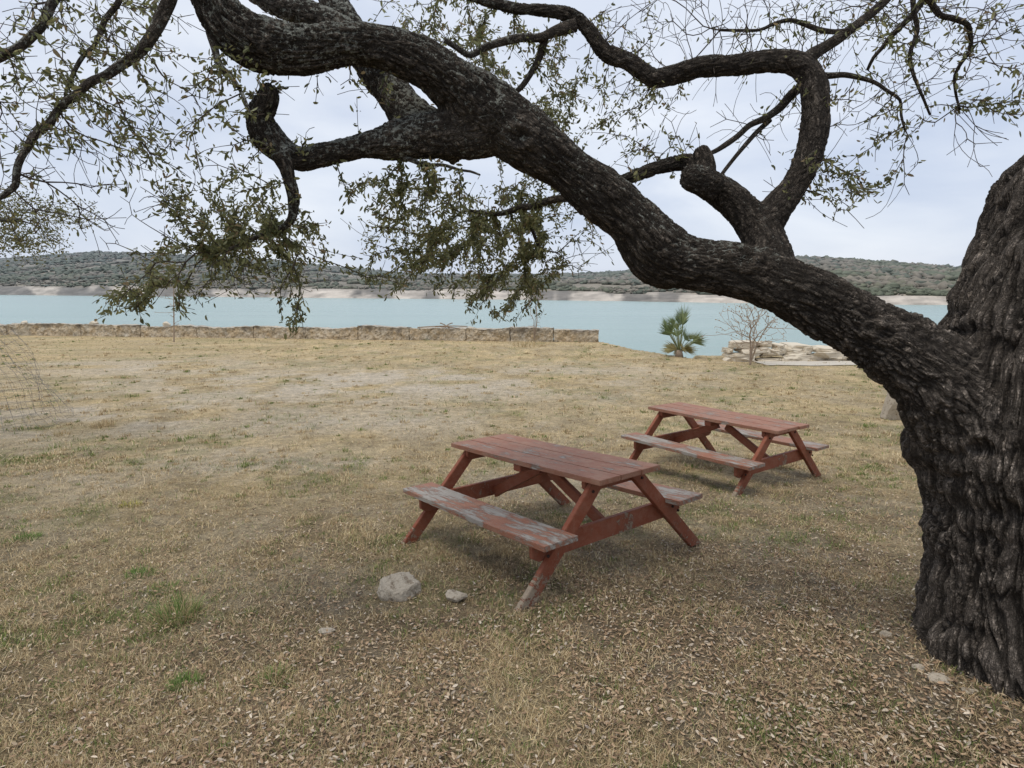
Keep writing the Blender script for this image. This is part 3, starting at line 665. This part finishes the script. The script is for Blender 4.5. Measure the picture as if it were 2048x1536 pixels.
# ================= STONE WALL
WA=np.array([-28.,32.7]);WB=np.array([4.15,28.2]);wd=(WB-WA)/np.linalg.norm(WB-WA);wn=np.array([-wd[1],wd[0]])
wall=empty('stone_wall',(0,0,0),'long low weathered limestone wall running along the lake edge','wall')
def wallpt(px_):
    u=(px_-1024)/1216.
    return (u*WA[1]-WA[0])/(wd[0]-u*wd[1])
bd=[-420,-280,-130,0,150,270,385,500,605,712,815,930,1020,1108,1200]
for i in range(len(bd)-1):
    t0,t1=wallpt(bd[i])+.02,wallpt(bd[i+1])-.02;H=.62+.05*math.sin(i*2.3)-(.08 if i in(6,) else 0)+.04*(i>9)
    nxw=max(8,int((t1-t0)/.06));nz=12;nd_=7
    V=[];Fq=[];idx={}
    def gv(a,b,c):
        if (a,b,c) not in idx:
            L=t0+a/nxw*(t1-t0);D=b/nd_*.5;xy=WA+wd*L+wn*D;z=c/nz
            q=Vector((xy[0],xy[1],z*H));nn=mn.noise_vector(q*1.6)*.06+mn.noise_vector(q*5)*.05+mn.noise_vector(q*11)*.035
            top=.12*mn.noise(Vector((L*.5,3,7)))+.05*mn.noise(Vector((L*3,D*3,1)))
            idx[(a,b,c)]=len(V);V.append((xy[0]+nn.x*.6,xy[1]+nn.y,-2.78+z*(H+.05+top)+nn.z*.5))
        return idx[(a,b,c)]
    for a in range(nxw):
        for c in range(nz):Fq.append([gv(a,0,c),gv(a+1,0,c),gv(a+1,0,c+1),gv(a,0,c+1)]);Fq.append([gv(a+1,nd_,c),gv(a,nd_,c),gv(a,nd_,c+1),gv(a+1,nd_,c+1)])
        for b in range(nd_):Fq.append([gv(a,b,nz),gv(a+1,b,nz),gv(a+1,b+1,nz),gv(a,b+1,nz)])
    for b in range(nd_):
        for c in range(nz):Fq.append([gv(0,b+1,c),gv(0,b,c),gv(0,b,c+1),gv(0,b+1,c+1)]);Fq.append([gv(nxw,b,c),gv(nxw,b+1,c),gv(nxw,b+1,c+1),gv(nxw,b,c+1)])
    mk('wall_block',np.array(V),np.array(Fq),M_wall,wall,False)
for i,(px_,w_,h_,lb) in enumerate(((172,.28,.13,'pale loose stone resting on the left part of the stone wall'),(318,.22,.12,'small loose stone on the wall top above the sapling'),(30,.2,.1,'small stone on the wall top near the left edge'))):
    t_=wallpt(px_);xy=WA+wd*t_+wn*.25;rock('rock',(xy[0],xy[1],-2.78+.64),(w_,.2,h_),80+i,lb,mat=M_slab)
dw=empty('driftwood',(0,0,0),'bleached dead branch lying on top of the stone wall','driftwood')
for j,(a,b) in enumerate((((835,655),(935,653)),((870,653),(925,659)),((880,646),(900,658)),((905,646),(890,655)))):
    P=[at(a[0]+(b[0]-a[0])*t,a[1]+(b[1]-a[1])*t-2*math.sin(t*3),29.2+j*.1)[0] for t in np.linspace(0,1,6)]
    nd=np.array(P);V,Fq,_=twigs(nd,np.arange(-1,5),.028,.1,.05,6);mk('branch',V,Fq,M_shrub,dw)
# ================= PALM
b,k=gh(1358,713);PAL=empty('fan_palm',b,'small fan palm with green upright fronds standing at the grass edge by the water','palm')
bm=bmesh.new();bmesh.ops.create_cone(bm,cap_ends=True,segments=14,radius1=.17,radius2=.10,depth=.3,matrix=Matrix.Translation((0,0,.1)))
bmo('trunk',bm,M_shrub,PAL,True)
def frond(az,el,plen,fl,c,name='frond'):
    d=Vector((math.cos(az)*math.cos(el),math.sin(az)*math.cos(el),math.sin(el)));side=Vector((-math.sin(az),math.cos(az),0));up=side.cross(d)*-1
    side=(side*math.cos(az*3)+up*math.sin(az*3)).normalized();up=side.cross(d)*-1
    hub=Vector((0,0,.25))+d*plen;V=[];Fq=[];C=[]
    pr=[Vector((0,0,.2)),hub]
    for e,p_ in enumerate(pr):
        for s_ in((1,0),(0,1),(-1,0),(0,-1)):V.append(p_+(side*s_[0]+up*s_[1])*.014);C.append((.22,.24,.11))
    for q in range(4):Fq.append([q,(q+1)%4,4+(q+1)%4,4+q])
    ns=13
    for i in range(ns):
        an=(i/(ns-1)-.5)*math.radians(85);l=fl*(.75+.25*math.cos(an*1.5))*random.uniform(.8,1.2)
        ld=(d*math.cos(an)+side*math.sin(an)).normalized();pd=ld.cross(up).normalized();w=.017
        b0=len(V);m_=hub+ld*l*.45+up*.02;tip=hub+ld*l-Vector((0,0,l*.12*random.random()))
        V+=[hub,m_+pd*w,tip,m_-pd*w];cc_=np.array(c)*random.uniform(.65,1.3);C+=[tuple(cc_)]*4;Fq.append([b0,b0+1,b0+2,b0+3])
    mk(name,np.array([v[:] for v in V]),np.array(Fq),M_frond,PAL,False,np.array(C))
for i in range(20):
    f_=(i*.618)%1;frond(i*2.4+random.uniform(-.3,.3),.45+1.1*f_,random.uniform(.4,.7)+.5*f_,random.uniform(.45,.7),random.choice([(.18,.235,.10),(.23,.27,.125),(.14,.185,.085)]))
for i in range(14):frond(random.uniform(0,6.28),random.uniform(-.25,.3),random.uniform(.08,.25),random.uniform(.4,.55),(.38,.34,.17),'dead_frond')
# ================= WIRE CAGE
cb,_k=gh(30,850);cage=empty('wire_cage',cb,'crumpled wire mesh cage standing at the left edge of the field','wire cage')
V=[];Fq=[]
def seg(p0,p1,r):
    d=(p1-p0).normalized();u=d.orthogonal().normalized();w=d.cross(u);b0=len(V)
    for p_ in(p0,p1):
        for q in range(3):
            an=q*2.094;V.append(p_+u*r*math.cos(an)+w*r*math.sin(an))
    for q in range(3):Fq.append([b0+q,b0+(q+1)%3,b0+3+(q+1)%3,b0+3+q])
def cg(i,j):
    i=i%30;an=i/30*6.283;hh_=j*.13;q=Vector((math.cos(an)*1.2,math.sin(an)*1.2,hh_*1.3))
    r=.78-.16*hh_+.28*mn.noise(q)+.08*mn.noise(q*3);ln=.25*mn.noise(Vector((0,hh_,7)))
    return Vector((math.cos(an)*r-.26*hh_+ln,math.sin(an)*r,hh_*(.9+.12*mn.noise(q*.8))+.02))
for i in range(30):
    tp_=15-int(6*abs(mn.noise(Vector((i*.25,3,3)))))
    for j in range(tp_):
        seg(cg(i,j),cg(i,j+1),.0024);seg(cg(i,j),cg(i+1,j),.0024)
mk('mesh_panel',np.array([v[:] for v in V]),np.array(Fq),M_wire,cage)
# ================= GRASS + LITTER
def scatter(n,y0,y1,mg=250):
    yy=np.exp(np.log(y0)+rng.random(n)*np.log(y1/y0))
    px_=rng.uniform(-mg,2048+mg,n);xx=(px_-1024)/1216*yy*(1.06+.18*np.clip(1-yy/5,0,1));return xx,yy
GPAL=np.array([[.18,.24,.07],[.24,.28,.09],[.14,.19,.055]]);SPAL=np.array([[.58,.46,.26],[.68,.57,.37],[.47,.35,.20],[.36,.26,.15]])
def bladegeo(x,y,z,isg,L,w,el):
    n=len(x);az=rng.random(n)*6.283
    d=np.stack([np.cos(az)*np.cos(el),np.sin(az)*np.cos(el),np.sin(el)],1)
    s=np.stack([-np.sin(az),np.cos(az),0*az],1)*w[:,None]
    p=np.stack([x,y,z],1);m=p+d*L[:,None]*.55;tp=p+d*L[:,None]*np.array([1,1,.8])
    V=np.stack([p-s,p+s,m+s*.8,tp,m-s*.8],1).reshape(-1,3)
    c=np.where(isg[:,None],GPAL[rng.integers(0,3,n)],SPAL[rng.integers(0,4,n)])*rng.uniform(.6,1.25,(n,1))
    return V,np.repeat(c,5,0)
def blades(n,y0,y1,ln0,ln1,wd,seed,ncl):
    x,y=scatter(n,y0,y1);b=bare_f(x,y);d=sst(.30,.60,fbm(x*1.6,y*1.6,4,seed))*(.4+.6*sst(.35,.6,fbm(x*7,y*7,2,seed+3)))
    k=rng.random(n)<(.25+.75*d)*(1-.85*b)*(1-.35*litter_f(x,y));x=x[k];y=y[k]
    k=y<E(x)+.5;x=x[k];y=y[k];n=len(x)
    isg=rng.random(n)<(.06+.75*green_f(x,y))
    L=rng.uniform(ln0,ln1,n)*(1+.8*(vn(x*3,y*3,77)>.8))
    V1,c1=bladegeo(x,y,g(x,y)-.002,isg,L,wd*(.6+y/5),np.where(isg,rng.uniform(.5,1.4,n),rng.uniform(.05,.9,n)))
    cx,cy=scatter(ncl,y0,y1);k=(rng.random(ncl)<(.35+.65*sst(.4,.6,fbm(cx*1.2,cy*1.2,3,seed+9)))*(1-.7*bare_f(cx,cy)))&(cy<E(cx)-.2);cx=cx[k];cy=cy[k];m=len(cx)
    per=34;cg_=rng.random(m)<(.22+.6*green_f(cx,cy));sc_=rng.uniform(.5,1.5,m)**1.3*(1 if y0<3 else 1.3)
    x=np.repeat(cx,per)+rng.normal(size=m*per)*.025*np.repeat(sc_,per);y=np.repeat(cy,per)+rng.normal(size=m*per)*.025*np.repeat(sc_,per);n=len(x)
    isg=np.repeat(cg_,per)&(rng.random(n)<.85);L=rng.uniform(.015,.055,n)*np.repeat(sc_,per)
    V2,c2=bladegeo(x,y,g(x,y)-.002,isg,L,wd*(.6+y/5),rng.uniform(.3,1.5,n))
    V=np.concatenate([V1,V2]);return V,(np.arange(len(V)//5)*5)[:,None],np.concatenate([c1,c2])
for (n,y0,y1,a_,b_,w_,sd,ncl) in ((330000,1.5,8,.02,.06,.0012,41,5200),(110000,7,31,.03,.08,.0018,43,3000)):
    V,b0,c=blades(n,y0,y1,a_,b_,w_,sd,ncl)
    o=mk('dry_grass',V,[b0+np.array([[0,1,2,4]]),b0+np.array([[4,2,3]])],M_blade,None,False,c)
    tag(o,'short straw and green grass '+('in the foreground around the tables' if y0<3 else 'across the field towards the lake wall'),'grass',None,'stuff')
n=100000;x,y=scatter(n,1.5,11);l=litter_f(x,y);k=rng.random(n)<(.12+.85*l)*(1-.6*bare_f(x,y));x=x[k];y=y[k];n=len(x)
z=g(x,y)+rng.uniform(.003,.022,n);az=rng.random(n)*6.283;el=rng.normal(size=n)*.22
d=np.stack([np.cos(az)*np.cos(el),np.sin(az)*np.cos(el),np.sin(el)],1);ln=rng.uniform(.013,.035,n)
pal=np.array([[.37,.26,.165],[.28,.19,.12],[.45,.35,.24],[.56,.48,.38],[.15,.10,.065],[.39,.33,.265]])
cl=pal[rng.choice(6,n,p=[.25,.23,.17,.08,.17,.10])]*rng.uniform(.75,1.2,(n,1))
V,Fq,cv=leaves(np.stack([x,y,z],1),d,ln,ln*rng.uniform(.3,.45,n),rng.uniform(-.25,.35,n),cl,np.array([[0,0,1.]]))
tag(mk('fallen_leaves',V,Fq,M_litter,None,False,cv),'curled brown oak leaves littering the ground under the tree','leaf litter',None,'stuff')
def tuft(px_,py_,wpx,hpx,n,c,label):
    p,k=gh(px_,py_);W_=wpx*k/2;H_=hpx*k;r=np.sqrt(rng.random(n))*W_*.8;a=rng.random(n)*6.283
    P=np.stack([r*np.cos(a),r*np.sin(a),np.zeros(n)-.01],1);el=rng.uniform(.25,1.5,n);a2=a+rng.normal(size=n)*.9
    d=np.stack([np.cos(a2)*np.cos(el),np.sin(a2)*np.cos(el),np.sin(el)],1);L=H_*rng.uniform(.4,1.15,n)[:,None]
    s=np.stack([-np.sin(a2),np.cos(a2),0*a],1)*.0014*(.6+p[1]/5);m=P+d*L*.55;t=P+d*L;t[:,2]-=L[:,0]*.22
    V=np.stack([P-s,P+s,m+s*.8,t,m-s*.8],1).reshape(-1,3);b0=(np.arange(n)*5)[:,None]
    cc=np.array(c)[rng.integers(0,len(c),n)]*rng.uniform(.7,1.25,(n,1))
    o=mk('grass_tuft',V,[b0+np.array([[0,1,2,4]]),b0+np.array([[4,2,3]])],M_blade,None,False,np.repeat(cc,5,0));o.location=p
    tag(o,label,'grass tuft')
G_=[(.14,.22,.06),(.19,.26,.08)];S2=[(.52,.42,.24),(.42,.31,.17)];Yw=[(.45,.39,.10),(.34,.33,.1)]
tuft(355,1235,100,56,560,G_+S2,'large mixed green and straw grass tuft in the left foreground')
tuft(55,1078,56,22,260,G_,'dark green grass tuft near the left edge')
tuft(262,1012,50,18,160,Yw,'yellow green grass tuft on the bare ground at left')
tuft(206,852,50,22,160,S2,'tan dry grass tuft below the wire cage')
tuft(548,1362,84,36,360,G_+S2,'green grass tuft at the bottom left of centre')
tuft(372,1372,66,32,340,G_,'bright green grass tuft in the bottom left corner area')
tuft(120,870,40,16,90,S2,'small straw tuft beside the wire cage foot')
tuft(735,978,50,14,120,S2,'small straw tuft left of the front table')
tuft(880,1300,150,26,420,S2,'wide flattened straw tuft in front of the nearer table leg')
tuft(1060,692,90,18,160,S2,'straw coloured grass clump at the foot of the narrow bare shrub')
tuft(1410,760,40,14,90,S2,'straw tuft below the palm')
tuft(330,1180,60,24,160,S2+G_,'straw tuft just above the large mixed tuft')
tuft(280,1150,64,22,200,G_,'low green tuft left of the pale rock, mid left')
tuft(1500,1310,60,20,180,G_+S2,'low green tuft under the right side of the tree')
# ================= CAMERA / LIGHT / WORLD
cam=bpy.data.cameras.new('camera');co=bpy.data.objects.new('camera',cam);COL.objects.link(co);bpy.context.scene.camera=co
cam.sensor_width=36;cam.lens=F/2048*36;cam.clip_start=.05;cam.clip_end=8000;co.rotation_euler=(math.pi/2-PT,0,0)
su=bpy.data.lights.new('sun','SUN');su.energy=2.0;su.angle=math.radians(25);su.color=(1,.92,.80);so=bpy.data.objects.new('sun',su);COL.objects.link(so)
EL,AZ=math.radians(58),math.radians(35)
dv=Vector((-math.sin(AZ)*math.cos(EL)*.6,-math.cos(AZ)*math.cos(EL)*.45,math.sin(EL)));so.rotation_euler=dv.to_track_quat('Z','Y').to_euler()
w=bpy.data.worlds.new('World');bpy.context.scene.world=w;w.use_nodes=True;nt=w.node_tree;bg=nt.nodes['Background']
sk=nt.nodes.new('ShaderNodeTexSky');sk.sky_type='NISHITA';sk.sun_disc=False;sk.sun_elevation=EL;sk.sun_rotation=AZ
tc=nt.nodes.new('ShaderNodeTexCoord');mp=nt.nodes.new('ShaderNodeMapping');mp.inputs['Scale'].default_value=(1,1,3.0);nt.links.new(tc.outputs['Generated'],mp.inputs[0])
nz=nt.nodes.new('ShaderNodeTexNoise');nz.inputs['Scale'].default_value=2.4;nz.inputs['Detail'].default_value=6;nz.inputs['Roughness'].default_value=.5;nz.inputs['Distortion'].default_value=.5;nt.links.new(mp.outputs[0],nz.inputs[0])
cr=nt.nodes.new('ShaderNodeValToRGB');cr.color_ramp.elements[0].position=.32;cr.color_ramp.elements[0].color=(.56,.635,.79,1);cr.color_ramp.elements[1].position=.64;cr.color_ramp.elements[1].color=(.82,.865,.945,1);nt.links.new(nz.outputs[0],cr.inputs[0])
ml=nt.nodes.new('ShaderNodeMix');ml.data_type='RGBA';ml.blend_type='MULTIPLY';ml.inputs[0].default_value=1;ml.inputs[7].default_value=(.1,.1,.1,1);nt.links.new(sk.outputs[0],ml.inputs[6])
mx=nt.nodes.new('ShaderNodeMix');mx.data_type='RGBA';mx.inputs[0].default_value=.9;nt.links.new(ml.outputs[2],mx.inputs[6]);nt.links.new(cr.outputs[0],mx.inputs[7]);nt.links.new(mx.outputs[2],bg.inputs[0]);bg.inputs[1].default_value=1.07
sc=bpy.context.scene;sc.view_settings.view_transform='Standard';sc.view_settings.look='None';sc.view_settings.exposure=0
